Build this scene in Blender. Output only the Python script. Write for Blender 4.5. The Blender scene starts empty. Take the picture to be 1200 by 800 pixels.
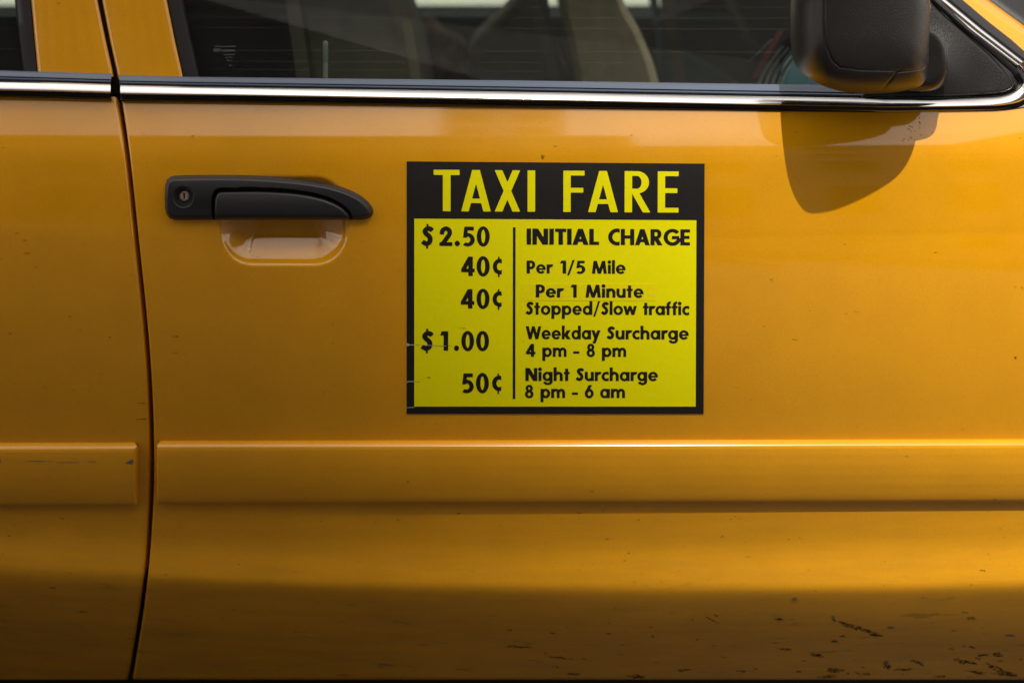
import bpy, math, random
import numpy as np
random.seed(4); rng = np.random.default_rng(4)
S = bpy.context.scene; COL = S.collection

# ------------------------------------------------------------------ camera, sky, sun, exposure
H, D = 1.25, 3.0                       # eye height, distance to the door
cam_d = bpy.data.cameras.new('camera'); cam = bpy.data.objects.new('camera', cam_d); COL.objects.link(cam)
cam.location = (0, -D, H); cam.rotation_euler = (math.pi/2, 0, 0)
cam_d.sensor_width = 36; cam_d.lens = 90.0; cam_d.shift_y = -(H-0.68)/1.2
cam_d.clip_start = 0.05; cam_d.clip_end = 2000
cam_d.dof.use_dof = True; cam_d.dof.focus_distance = 3.0; cam_d.dof.aperture_fstop = 3.2
S.camera = cam
ELEV, AZ = math.radians(54), math.radians(4)      # sun height; angle from the door's normal towards the front of the car
sdir = (math.sin(AZ)*math.cos(ELEV), -math.cos(AZ)*math.cos(ELEV), math.sin(ELEV))
w = bpy.data.worlds.new('World'); S.world = w; w.use_nodes = True
nt = w.node_tree; bg = nt.nodes['Background']
sky = nt.nodes.new('ShaderNodeTexSky'); sky.sky_type = 'NISHITA'; sky.sun_disc = False
sky.sun_elevation = ELEV; sky.sun_rotation = math.atan2(sdir[0], sdir[1]); sky.dust_density = 2.5
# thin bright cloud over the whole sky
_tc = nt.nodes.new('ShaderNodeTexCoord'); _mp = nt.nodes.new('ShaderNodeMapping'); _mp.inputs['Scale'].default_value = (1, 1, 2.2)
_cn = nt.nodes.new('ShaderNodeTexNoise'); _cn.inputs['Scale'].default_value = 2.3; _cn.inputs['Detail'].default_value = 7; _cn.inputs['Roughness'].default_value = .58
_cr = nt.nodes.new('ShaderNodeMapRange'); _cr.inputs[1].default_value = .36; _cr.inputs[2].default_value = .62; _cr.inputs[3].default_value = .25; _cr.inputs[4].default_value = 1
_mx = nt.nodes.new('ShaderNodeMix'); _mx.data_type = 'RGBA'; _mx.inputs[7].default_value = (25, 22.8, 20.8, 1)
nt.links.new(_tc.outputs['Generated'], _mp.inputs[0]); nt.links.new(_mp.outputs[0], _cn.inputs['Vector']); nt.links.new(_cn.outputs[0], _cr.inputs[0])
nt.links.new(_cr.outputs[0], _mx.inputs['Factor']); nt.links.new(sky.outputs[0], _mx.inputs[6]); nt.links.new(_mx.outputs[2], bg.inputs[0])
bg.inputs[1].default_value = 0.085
sun_d = bpy.data.lights.new('sun', 'SUN'); sun = bpy.data.objects.new('sun', sun_d); COL.objects.link(sun)
sun_d.energy = 5.0; sun_d.angle = math.radians(0.53); sun_d.color = (1.0, 0.93, 0.82)
sun.rotation_euler = (math.pi/2-ELEV, 0, math.atan2(sdir[0], -sdir[1]))
sun.location = (3, -4, 6)
S.view_settings.view_transform = 'Standard'; S.view_settings.look = 'None'
S.view_settings.exposure = -0.3; S.view_settings.gamma = 1.0; S.view_settings.use_curve_mapping = False

# ------------------------------------------------------------------ materials
def mat(name, col, rough=0.5, metal=0.0, spec=0.5, coat=0.0, coat_rough=0.03, noise=0.0, nscale=60, bump=0.0, bscale=300, trans=None, stretch=(1,1,1), detail=3):
    m = bpy.data.materials.new(name); m.use_nodes = True; t = m.node_tree; b = t.nodes['Principled BSDF']
    b.inputs['Base Color'].default_value = (*col, 1); b.inputs['Roughness'].default_value = rough
    b.inputs['Metallic'].default_value = metal; b.inputs['Specular IOR Level'].default_value = spec
    b.inputs['Coat Weight'].default_value = coat; b.inputs['Coat Roughness'].default_value = coat_rough
    tc = t.nodes.new('ShaderNodeTexCoord'); mp = t.nodes.new('ShaderNodeMapping'); mp.inputs['Scale'].default_value = stretch
    t.links.new(tc.outputs['Object'], mp.inputs[0])
    if noise:
        n = t.nodes.new('ShaderNodeTexNoise'); n.inputs['Scale'].default_value = nscale; n.inputs['Detail'].default_value = detail
        t.links.new(mp.outputs[0], n.inputs['Vector'])
        r = t.nodes.new('ShaderNodeMapRange'); r.inputs[1].default_value = .25; r.inputs[2].default_value = .75
        r.inputs[3].default_value = 1-noise; r.inputs[4].default_value = 1+noise; t.links.new(n.outputs[0], r.inputs[0])
        mx = t.nodes.new('ShaderNodeVectorMath'); mx.operation = 'SCALE'; mx.inputs[0].default_value = col
        t.links.new(r.outputs[0], mx.inputs['Scale']); t.links.new(mx.outputs[0], b.inputs['Base Color'])
    if bump:
        n2 = t.nodes.new('ShaderNodeTexNoise'); n2.inputs['Scale'].default_value = bscale; n2.inputs['Detail'].default_value = 2
        t.links.new(mp.outputs[0], n2.inputs['Vector'])
        bp = t.nodes.new('ShaderNodeBump'); bp.inputs['Strength'].default_value = bump; bp.inputs['Distance'].default_value = .001
        t.links.new(n2.outputs[0], bp.inputs['Height']); t.links.new(bp.outputs[0], b.inputs['Normal'])
    return m

def paint(nm='taxi_yellow_paint', cr=.05):
    m = bpy.data.materials.new(nm); m.use_nodes = True; t = m.node_tree; N = t.nodes; L = t.links
    b = N['Principled BSDF']
    tc = N.new('ShaderNodeTexCoord')
    def noise(scale, stretch=(1,1,1), detail=3, rough=.5, loc=(0,0,0)):
        mp = N.new('ShaderNodeMapping'); mp.inputs['Scale'].default_value = stretch; mp.inputs['Location'].default_value = loc
        L.new(tc.outputs['Object'], mp.inputs[0])
        n = N.new('ShaderNodeTexNoise'); n.inputs['Scale'].default_value = scale; n.inputs['Detail'].default_value = detail
        n.inputs['Roughness'].default_value = rough; L.new(mp.outputs[0], n.inputs['Vector']); return n.outputs[0]
    def ramp(v, a, b_, c=0, d=1):
        r = N.new('ShaderNodeMapRange'); r.inputs[1].default_value = a; r.inputs[2].default_value = b_
        r.inputs[3].default_value = c; r.inputs[4].default_value = d; L.new(v, r.inputs[0]); return r.outputs[0]
    def mul(a, b_):
        q = N.new('ShaderNodeMath'); q.operation = 'MULTIPLY'; L.new(a, q.inputs[0])
        if isinstance(b_, float): q.inputs[1].default_value = b_
        else: L.new(b_, q.inputs[1])
        return q.outputs[0]
    def mix(fac, a, col):
        q = N.new('ShaderNodeMix'); q.data_type = 'RGBA'; L.new(fac, q.inputs['Factor'])
        if isinstance(a, tuple): q.inputs[6].default_value = (*a, 1)
        else: L.new(a, q.inputs[6])
        q.inputs[7].default_value = (*col, 1); return q.outputs[2]
    sep = N.new('ShaderNodeSeparateXYZ'); L.new(tc.outputs['Object'], sep.inputs[0])
    low = ramp(sep.outputs['Z'], .62, .28, 0, 1)                 # road grime sits on the lower panel
    c = mix(ramp(noise(14), .35, .7), PAINT, tuple(x*.93 for x in PAINT))
    c = mix(mul(ramp(noise(420, detail=2),   .45, .75), .16), c, (.42, .18, .001))     # fine dust grain
    c = mix(mul(ramp(noise(70, (1,1,2.2), 2), .74, .80), .55), c, (.10, .05, .01))     # specks
    film = mul(ramp(noise(26, (.22,1,2.2), 5, .65), .40, .75), low)
    c = mix(mul(film, .30), c, (.20, .10, .01))
    st = mul(ramp(noise(45, (.3,1,1.5), 4, .7, (3,0,1)), .62, .70), ramp(sep.outputs['Z'], .42, .28))
    c = mix(mul(st, .55), c, (.05, .03, .012))
    L.new(c, b.inputs['Base Color'])
    b.inputs['Specular IOR Level'].default_value = .12
    L.new(ramp(noise(9, (.6,1,1)), .3, .7, .32, .40), b.inputs['Roughness'])
    b.inputs['Coat Weight'].default_value = 1.0; b.inputs['Coat IOR'].default_value = 1.74
    L.new(ramp(low, 0, 1, cr, max(.28, cr)), b.inputs['Coat Roughness'])
    bp = N.new('ShaderNodeBump'); bp.inputs['Strength'].default_value = .5; bp.inputs['Distance'].default_value = .0009
    L.new(noise(2.6, (.55,1,1.7), 2), bp.inputs['Height'])
    bp2 = N.new('ShaderNodeBump'); bp2.inputs['Strength'].default_value = .05; bp2.inputs['Distance'].default_value = .0006
    L.new(noise(330, detail=2), bp2.inputs['Height']); L.new(bp.outputs[0], bp2.inputs['Normal'])
    L.new(bp2.outputs[0], b.inputs['Normal']); L.new(bp.outputs[0], b.inputs['Coat Normal'])
    return m
PAINT = (.80, .358, .001)
M = {}
M['paint'] = paint(); M['mpaint'] = paint('painted_moulding', .24)
M['chrome'] = mat('bright_trim', (.82,.82,.80), .13, 1.0, noise=.05, nscale=8, stretch=(.3,1,4))
M['rubber'] = mat('black_rubber', (.012,.012,.013), .38, noise=.2, nscale=40, bump=.1)
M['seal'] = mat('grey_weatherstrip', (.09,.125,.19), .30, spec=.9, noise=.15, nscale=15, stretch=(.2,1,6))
M['plastic'] = mat('handle_plastic', (.018,.019,.022), .36, spec=.55, noise=.12, nscale=80, bump=.05, bscale=900)
M['mirror'] = mat('mirror_plastic', (.013,.012,.012), .30, spec=.5, noise=.2, nscale=30, bump=.35, bscale=700)
M['dark'] = mat('dark_jamb', (.006,.006,.006), .7, noise=.2)

M['scuffpale'] = mat('pale_scuff', (.17,.16,.15), .6, noise=.3, nscale=200)
M['scratch'] = mat('pale_scratch', (.42,.40,.36), .5, noise=.1)
M['metal'] = mat('lock_metal', (.55,.46,.38), .42, .8, noise=.35, nscale=500)
M['black_print'] = mat('black_print', (.013,.012,.011), .42, spec=.4, noise=.2, nscale=150, bump=.03)
M['yellow_print'] = mat('yellow_print', (.93,.87,.0), .45, spec=.2, noise=.025, nscale=260, bump=.03)
M['yellow_patch'] = mat('yellow_patch', (.93,.83,.001), .45, spec=.25, noise=.05, nscale=300)
M['tan'] = mat('tan_upholstery', (.62,.54,.38), .85, noise=.12, nscale=60, bump=.3, bscale=250)
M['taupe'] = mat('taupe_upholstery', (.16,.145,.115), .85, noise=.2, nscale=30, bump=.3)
M['belt'] = mat('belt_webbing', (.20,.18,.14), .75, noise=.1, nscale=300)
M['teal'] = mat('blue_trim', (.05,.12,.16), .5, noise=.2, nscale=10)
M['interior'] = mat('dark_interior', (.018,.018,.016), .8, noise=.3, nscale=20)
M['red'] = mat('red_plastic', (.22,.03,.04), .5, noise=.1)
M['paper'] = mat('paper_sheets', (.30,.33,.33), .8, noise=.1)
M['cloth'] = mat('red_patterned_cloth', (.20,.07,.06), .9, noise=.7, nscale=28, detail=1)
M['asphalt'] = mat('road_asphalt', (.040,.038,.036), .85, noise=.35, nscale=160, bump=.6, bscale=220)
M['concrete'] = mat('pale_concrete', (.46,.46,.43), .8, noise=.15, nscale=6)
M['paving'] = mat('grimy_paving', (.13,.125,.115), .9, noise=.2, nscale=3)
M['clear'] = mat('clear_plastic', (.45,.52,.48), .15, noise=.1)

def glass(name, tint, lines=True):
    m = bpy.data.materials.new(name); m.use_nodes = True; t = m.node_tree; N = t.nodes; L = t.links
    for n in list(N):
        if n.type != 'OUTPUT_MATERIAL': N.remove(n)
    out = [n for n in N if n.type == 'OUTPUT_MATERIAL'][0]
    tr = N.new('ShaderNodeBsdfTransparent'); tr.inputs[0].default_value = (*tint, 1)
    gl = N.new('ShaderNodeBsdfGlossy'); gl.inputs['Roughness'].default_value = .02
    fr = N.new('ShaderNodeFresnel'); fr.inputs[0].default_value = 1.2
    mx = N.new('ShaderNodeMixShader'); L.new(fr.outputs[0], mx.inputs[0]); L.new(tr.outputs[0], mx.inputs[1]); L.new(gl.outputs[0], mx.inputs[2])
    df = N.new('ShaderNodeBsdfDiffuse'); df.inputs[0].default_value = (.5,.5,.48,1)      # film of dust
    tc = N.new('ShaderNodeTexCoord'); n = N.new('ShaderNodeTexNoise'); n.inputs['Scale'].default_value = 7
    L.new(tc.outputs['Object'], n.inputs['Vector'])
    r = N.new('ShaderNodeMapRange'); r.inputs[3].default_value = .008; r.inputs[4].default_value = .026; L.new(n.outputs[0], r.inputs[0])
    m2 = N.new('ShaderNodeMixShader'); L.new(r.outputs[0], m2.inputs[0]); L.new(mx.outputs[0], m2.inputs[1]); L.new(df.outputs[0], m2.inputs[2])
    L.new(m2.outputs[0], out.inputs[0]); return m
M['glass'] = glass('tinted_glass', (.80,.84,.78))
M['glass_far'] = glass('far_glass', (.8,.85,.82))

def film(name, col, a, ns=18, lo=.3, hi=.7, mn=.4):
    m = bpy.data.materials.new(name); m.use_nodes = True; t = m.node_tree; N = t.nodes; L = t.links
    out = [n for n in N if n.type == 'OUTPUT_MATERIAL'][0]; N.remove(N['Principled BSDF'])
    tr = N.new('ShaderNodeBsdfTransparent'); df = N.new('ShaderNodeBsdfDiffuse'); df.inputs[0].default_value = (*col,1)
    tc = N.new('ShaderNodeTexCoord'); n = N.new('ShaderNodeTexNoise'); n.inputs['Scale'].default_value = ns
    L.new(tc.outputs['Object'], n.inputs['Vector'])
    r = N.new('ShaderNodeMapRange'); r.inputs[1].default_value = lo; r.inputs[2].default_value = hi; r.inputs[3].default_value = a*mn; r.inputs[4].default_value = min(a*1.3, 1); L.new(n.outputs[0], r.inputs[0])
    m2 = N.new('ShaderNodeMixShader'); L.new(r.outputs[0], m2.inputs[0]); L.new(tr.outputs[0], m2.inputs[1]); L.new(df.outputs[0], m2.inputs[2])
    L.new(m2.outputs[0], out.inputs[0]); return m
M['scuff'] = film('road_scuff', (.045,.032,.02), .62, 260, .38, .62, .2)
M['pale_line'] = film('pale_glass_line', (.6,.6,.55), .024)
M['etch'] = film('etched_glass_mark', (.5,.6,.65), .16)

# ------------------------------------------------------------------ helpers
def mesh_obj(name, V, F, m, parent=None, smooth=True, sharp=35):
    me = bpy.data.meshes.new(name); me.from_pydata([tuple(map(float, v)) for v in V], [], [tuple(int(i) for i in f) for f in F]); me.update()
    if m is not None: me.materials.append(M[m])
    o = bpy.data.objects.new(name, me); COL.objects.link(o)
    if smooth:
        me.polygons.foreach_set('use_smooth', [True]*len(me.polygons))
        if sharp: me.set_sharp_from_angle(angle=math.radians(sharp))
    if parent is not None: o.parent = parent
    return o
def empty(name, loc=(0,0,0)):
    o = bpy.data.objects.new(name, None); COL.objects.link(o); o.location = loc; o.empty_display_size = .1; return o
def ramp_pts(pts):
    a = np.array(pts, float); return lambda v: np.interp(v, a[:,0], a[:,1])

# body side surface: y = body(x, z); outward is -y.  Built from the tilt of the panel at each height.
_tilt = ramp_pts([(.0,-40),(.27,-40),(.30,-38),(.355,-33),(.368,-27),(.374,-10),(.380,1),(.395,2),(.410,-1),(.432,-13),(.47,-15),(.60,-14),(.65,-10),(.70,-6),(.78,1),(.85,6),(.885,10),(.905,20.5),(.92,24),(.94,25),(.965,26),(1.0,30)])
_z = np.linspace(0, 1.1, 2201); _t = np.tan(np.radians(_tilt(_z)))
_k = np.ones(9)/9; _t = np.convolve(np.pad(_t, 4, 'edge'), _k, 'valid')
_y = np.concatenate([[0], np.cumsum((_t[1:]+_t[:-1])/2*np.diff(_z))]); _y -= np.interp(.78, _z, _y)
def body(x, z):
    x = np.asarray(x, float); z = np.asarray(z, float)
    return np.interp(z, _z, _y) + (x+.02)**2/(2*4.6) + .11*x*np.minimum(z-.80, 0)
def belt_y(x): return body(x, .958)
def P(px, py, yf):
    """point on the surface y = yf(x, z) that stands where the photograph shows (px, py)"""
    px = np.asarray(px, float); py = np.asarray(py, float)
    y = np.zeros(np.broadcast(px, py).shape)
    for _ in range(6):
        k = (D+y)/D
        X = (px-600)/1000*k; Z = H + (1.08-py/1000-H)*k
        y = yf(X, Z)
    k = (D+y)/D
    X = (px-600)/1000*k; Z = H + (1.08-py/1000-H)*k
    return np.stack([X*np.ones_like(y), y*np.ones_like(Z), Z*np.ones_like(y)], -1)
def NRM(p):
    e = .002
    dx = (body(p[...,0]+e, p[...,2])-body(p[...,0]-e, p[...,2]))/(2*e); dz = (body(p[...,0], p[...,2]+e)-body(p[...,0], p[...,2]-e))/(2*e)
    n = np.stack([dx, -np.ones_like(dx), dz], -1); return n/np.linalg.norm(n, axis=-1, keepdims=True)
def on_body(px, py, h):
    """photo position lifted h metres off the panel"""
    p = P(px, py, body); return p + NRM(p)*np.asarray(h)[..., None]
def house(off, lean=16):
    tl = math.tan(math.radians(lean))
    return lambda x, z: belt_y(x) + off + (z-.965)*tl
def plane(y0): return lambda x, z: y0 + 0*x

def grid_faces(n, m_, base=0, flip=False, wrap=False):
    F = []
    for i in range(n-1):
        for j in range(m_ if wrap else m_-1):
            j2 = (j+1) % m_
            q = (base+i*m_+j, base+i*m_+j2, base+(i+1)*m_+j2, base+(i+1)*m_+j)
            F.append(q[::-1] if flip else q)
    return F
def resample(pts, n):
    a = np.array(pts, float); d = np.r_[0, np.cumsum(np.hypot(*np.diff(a, axis=0).T))]
    s = np.linspace(0, d[-1], n); return np.stack([np.interp(s, d, a[:,0]), np.interp(s, d, a[:,1])], 1)
def spline(pts, n=12, closed=False):
    p = [np.array(q, float) for q in pts]; out = []
    m_ = len(p); rng_ = range(m_) if closed else range(m_-1)
    for i in rng_:
        if closed: a, b, c, d = p[i-1], p[i], p[(i+1) % m_], p[(i+2) % m_]
        else: a, b, c, d = p[max(i-1,0)], p[i], p[i+1], p[min(i+2, m_-1)]
        for k in range(n):
            t = k/n
            out.append(.5*((2*b)+(c-a)*t+(2*a-5*b+4*c-d)*t*t+(3*b-a-3*c+d)*t**3))
    if not closed: out.append(p[-1])
    return np.array(out)

def strip(name, A, B, yf, prof, m, parent, n=80, lift=None, sharp=50):
    """moulding swept between two photo lines; prof = [(v, proud metres)]"""
    A = resample(A, n); B = resample(B, n); R = []
    for v, h in prof:
        q = A*(1-v) + B*v
        R.append(P(q[:,0], q[:,1], lambda x, z, h=h: yf(x, z)-h))
    V = np.concatenate(R)
    F = grid_faces(len(prof), n)
    a = np.arange(len(prof))*n
    F.append(tuple(a)); F.append(tuple((a+n-1)[::-1]))
    return mesh_obj(name, V, F, m, parent, sharp=sharp)

# --- signed distance shapes and marching squares
def sdf_loops(X, Y, loops):
    d2 = np.full(X.shape, 1e9); ins = np.zeros(X.shape, bool)
    for lp in loops:
        a = np.array(lp, float); b = np.roll(a, -1, 0)
        for (x0, y0), (x1, y1) in zip(a, b):
            ex, ey = x1-x0, y1-y0; l2 = ex*ex+ey*ey
            if l2 < 1e-14: continue
            t = np.clip(((X-x0)*ex+(Y-y0)*ey)/l2, 0, 1)
            d2 = np.minimum(d2, (X-x0-t*ex)**2+(Y-y0-t*ey)**2)
            if y0 != y1: ins ^= ((y0 > Y) != (y1 > Y)) & (X < (x1-x0)*(Y-y0)/(y1-y0)+x0)
    d = np.sqrt(d2); return np.where(ins, -d, d)
def march(xs, ys, D_, merge=False):
    nx, ny = len(xs), len(ys); V = []; F = []; vid = {}
    def vert(key, x, y):
        if key not in vid: vid[key] = len(V); V.append((x, y))
        return vid[key]
    def corner(i, j): return vert((i, j), xs[j], ys[i])
    def edge(i0, j0, i1, j1):
        if (i0, j0) > (i1, j1): i0, j0, i1, j1 = i1, j1, i0, j0
        a, b = D_[i0, j0], D_[i1, j1]; t = a/(a-b)
        return vert((i0, j0, i1, j1), xs[j0]+(xs[j1]-xs[j0])*t, ys[i0]+(ys[i1]-ys[i0])*t)
    In = D_ < 0
    for i in range(ny-1):
        j = 0
        while j < nx-1:
            c = (In[i,j], In[i,j+1], In[i+1,j+1], In[i+1,j])
            if not any(c): j += 1; continue
            if all(c):
                k = j+1
                if merge:
                    while k < nx-1 and In[i,k+1] and In[i+1,k+1]: k += 1
                F.append((corner(i,j), corner(i,k), corner(i+1,k), corner(i+1,j))); j = k; continue
            cs = [(i,j),(i,j+1),(i+1,j+1),(i+1,j)]; poly = []
            for q in range(4):
                a, b = cs[q], cs[(q+1) % 4]
                if In[a]: poly.append(corner(*a))
                if In[a] != In[b]: poly.append(edge(*a, *b))
            if len(poly) >= 3: F.append(tuple(poly))
            j += 1
    return np.array(V), F
def relief(name, loops, hfun, m, parent, xs, ys, surf=on_body, skirt=True, sharp=40):
    X, Y = np.meshgrid(xs, ys); d = sdf_loops(X, Y, loops) if not callable(loops) else loops(X, Y)
    V, F = march(xs, ys, d)
    dv = sdf_loops(V[:,0], V[:,1], loops) if not callable(loops) else loops(V[:,0], V[:,1])
    h = hfun(V[:,0], V[:,1], np.minimum(dv, 0))
    W = surf(V[:,0], V[:,1], h)
    return mesh_obj(name, W, F, m, parent, sharp=sharp)
def rrect(x0, y0, x1, y1, r, n=6):
    o = []
    for cx, cy, a in ((x1-r,y0+r,-90),(x1-r,y1-r,0),(x0+r,y1-r,90),(x0+r,y0+r,180)):
        for k in range(n+1):
            t = math.radians(a+90*k/n); o.append((cx+r*math.cos(t), cy+r*math.sin(t)))
    return o
def box(name, x0, x1, y0, y1, z0, z1, m, parent, r=0.0):
    import bmesh
    bm = bmesh.new(); bmesh.ops.create_cube(bm, size=1)
    for v in bm.verts: v.co = ((x0+x1)/2+v.co.x*(x1-x0), (y0+y1)/2+v.co.y*(y1-y0), (z0+z1)/2+v.co.z*(z1-z0))
    if r: bmesh.ops.bevel(bm, geom=bm.edges[:], offset=r, segments=3, profile=.5, affect='EDGES')
    me = bpy.data.meshes.new(name); bm.to_mesh(me); bm.free(); me.materials.append(M[m])
    o = bpy.data.objects.new(name, me); COL.objects.link(o); o.parent = parent
    if r: me.polygons.foreach_set('use_smooth', [True]*len(me.polygons)); me.set_sharp_from_angle(angle=math.radians(50))
    return o
def tube(name, pts, rad, m, parent, seg=12, flat=1.0):
    pts = np.array(pts, float); n = len(pts); rad = np.broadcast_to(rad, n); V = []
    for i in range(n):
        t = pts[min(i+1,n-1)]-pts[max(i-1,0)]; t /= np.linalg.norm(t)
        u = np.cross(t, (0,1,0)); u = u/np.linalg.norm(u) if np.linalg.norm(u) > 1e-6 else np.array((1,0,0)); v = np.cross(t, u)
        for k in range(seg):
            a = 2*math.pi*k/seg; V.append(pts[i]+rad[i]*(math.cos(a)*u+flat*math.sin(a)*v))
    F = grid_faces(n, seg, wrap=True); F.append(tuple(range(seg))); F.append(tuple(range((n-1)*seg, n*seg))[::-1])
    return mesh_obj(name, V, F, m, parent)

# ------------------------------------------------------------------ the ground
def sheet(name, x0, x1, y0, y1, z, m):
    o = mesh_obj(name, [(x0,y0,z),(x1,y0,z),(x1,y1,z),(x0,y1,z)], [(0,1,2,3)], m, None, smooth=False); o['kind'] = 'structure'; return o
sheet('road', -300, 300, -300, 300, 0, 'asphalt')
_pv = box('pavement', -60, 60, 4.2, 120, -.05, .13, 'concrete', None); _pv['kind'] = 'structure'
_pv = box('pavement', -60, 60, -21.6, -17, -.05, .13, 'paving', None); _pv['kind'] = 'structure'

# unseen tower, added to cast soft-edged shade over the rear of the car
TD = 62.0
def row_house(x0, x1, hh, wm, label):
    t = empty('row_building', ((x0+x1)/2, -26.0, 0)); t['label'] = label; t['category'] = 'building'
    ox = (x0+x1)/2; yf = 4.0; fl = int(round(hh/3.6)); fh = hh/fl; nb = int((x1-x0)//2.6); bw = (x1-x0)/nb; V = []; F = []
    def qd(a, b, c, d): n = len(V); V.extend([a,b,c,d]); F.append((n,n+1,n+2,n+3))
    for i in range(nb):
        a, b = x0-ox+i*bw, x0-ox+(i+1)*bw; c, d = a+bw*.28, b-bw*.28
        qd((c,yf,0),(a,yf,0),(a,yf,hh),(c,yf,hh)); qd((b,yf,0),(d,yf,0),(d,yf,hh),(b,yf,hh))
        for k in range(fl):
            z0, z1 = k*fh, (k+1)*fh; s0, s1 = z0+1.0, z1-.6
            qd((d,yf,z0),(c,yf,z0),(c,yf,s0),(d,yf,s0)); qd((d,yf,s1),(c,yf,s1),(c,yf,z1),(d,yf,z1))
            qd((c,yf,s0),(c,yf-.25,s0),(c,yf-.25,s1),(c,yf,s1)); qd((d,yf-.25,s0),(d,yf,s0),(d,yf,s1),(d,yf-.25,s1)); qd((d,yf,s0),(c,yf,s0),(c,yf-.25,s0),(d,yf-.25,s0)); qd((d,yf-.25,s1),(c,yf-.25,s1),(c,yf,s1),(d,yf,s1))
    A, B = x0-ox, x1-ox; qd((A,yf,hh),(B,yf,hh),(B,-8,hh),(A,-8,hh)); qd((A,-8,0),(A,yf,0),(A,yf,hh),(A,-8,hh)); qd((B,yf,0),(B,-8,0),(B,-8,hh),(B,yf,hh)); qd((B,-8,0),(A,-8,0),(A,-8,hh),(B,-8,hh))
    mesh_obj('wall', V, F, wm, t, smooth=False)
    box('cornice', A, B, yf+.003, yf+.5, hh-.7, hh+.1, wm, t); first = None
    for i in range(nb):
        for k in range(fl):
            a = A+i*bw+bw*.28; b = A+(i+1)*bw-bw*.28
            if first is None:
                first = box('window', a, b, yf-.24, yf-.20, k*fh+1.0, (k+1)*fh-.6, 'interior', t)
            else:
                w_ = first.copy(); COL.objects.link(w_); w_.location = (i*bw, 0, k*fh)
M['brick'] = mat('brown_brick', (.14,.085,.055), .9, noise=.2, nscale=3)
M['stone'] = mat('grey_limestone', (.17,.155,.13), .9, noise=.2, nscale=3)
row_house(-34, -14, 19.0, 'stone', 'grey stone building across the street, left of the brown brick one')
row_house(-14, 3.2, 19.5, 'brick', 'brown brick building directly across the street from the taxi')
row_house(3.2, 15, 16.0, 'stone', 'low grey stone building right of the brown brick one')
row_house(15, 36, 22.0, 'brick', 'brown brick building at the far right end of the row')
def tower():
    t = empty('shade_tower', (0,0,0)); t['label'] = 'slender pale stone tower added out of view to shade the rear of the taxi'; t['category'] = 'building'
    hx_, hy_ = sdir[0]/math.cos(ELEV), sdir[1]/math.cos(ELEV)
    ex = EDGE + hx_*TD; ey = hy_*TD                       # its sunward corner
    x0, x1, y0, y1, hh = ex-9, ex, ey-12, ey, 104.0
    t.location = ((x0+x1)/2, (y0+y1)/2, 0)
    V = []; F = []; WV = []; WF = []
    def quad(VV, FF, a, b, c, d): n = len(VV); VV += [a,b,c,d]; FF.append((n,n+1,n+2,n+3))
    cx, cy = (x0+x1)/2, (y0+y1)/2
    def side(p, q_, nx, ny):
        # wall of piers and spandrels with windows set 0.4 m back
        L_ = math.hypot(q_[0]-p[0], q_[1]-p[1]); nb = int(L_//4); fl = 27; fh = hh/fl
        ux, uy = (q_[0]-p[0])/L_, (q_[1]-p[1])/L_; bw = L_/nb
        def pt(s, z, d): return (p[0]+ux*s-nx*d-cx, p[1]+uy*s-ny*d-cy, z)
        for i in range(nb):
            quad(V, F, pt(i*bw,0,0), pt(i*bw+.8,0,0), pt(i*bw+.8,hh,0), pt(i*bw,hh,0)); quad(V, F, pt((i+1)*bw-.8,0,0), pt((i+1)*bw,0,0), pt((i+1)*bw,hh,0), pt((i+1)*bw-.8,hh,0))
            for k in range(fl):
                quad(V, F, pt(i*bw+.8,k*fh,0), pt((i+1)*bw-.8,k*fh,0), pt((i+1)*bw-.8,k*fh+1.4,0), pt(i*bw+.8,k*fh+1.4,0))
                quad(WV, WF, pt(i*bw+.8,k*fh+1.4,.4), pt((i+1)*bw-.8,k*fh+1.4,.4), pt((i+1)*bw-.8,(k+1)*fh,.4), pt(i*bw+.8,(k+1)*fh,.4))
    side((x1,y1),(x0,y1),0,1); side((x1,y0),(x1,y1),1,0); side((x0,y1),(x0,y0),-1,0); side((x0,y0),(x1,y0),0,-1)
    quad(V, F, (x0-cx,y0-cy,hh),(x1-cx,y0-cy,hh),(x1-cx,y1-cy,hh),(x0-cx,y1-cy,hh))
    mesh_obj('wall', V, F, 'concrete', t, smooth=False); o = mesh_obj('window', WV, WF, 'interior', t, smooth=False); o['kind'] = 'stuff'
EDGE = .16
tower()
# ------------------------------------------------------------------ the taxi
taxi = empty('taxi', (0, 0, 0))
taxi['label'] = 'yellow taxi cab with black door handle, bright belt trim and a black side mirror'; taxi['category'] = 'car'

gap = ramp_pts([(-400,60),(0,118),(50,126),(90,134),(116,139.5),(155,145.5),(200,151),(250,156.3),(300,161.4),(350,166.8),(400,171.5),(450,175),(500,177),(550,177.6),(600,176),(650,172.7),(700,167.6),(750,160.2),(800,151.5),(900,130)])
_gp = np.arange(-400, 901, 5.0); _gv = np.convolve(np.pad(gap(_gp), 4, 'edge'), np.ones(9)/9, 'valid')
gap = lambda py: np.interp(py, _gp, _gv)
rub_bot = ramp_pts([(-700,108),(0,114.5),(125,117.5),(300,121),(600,126.5),(800,130),(1000,133.3),(1040,134),(1100,133),(1170,131.5),(1200,129.5),(1300,127)])
BOT = 797.0

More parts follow.
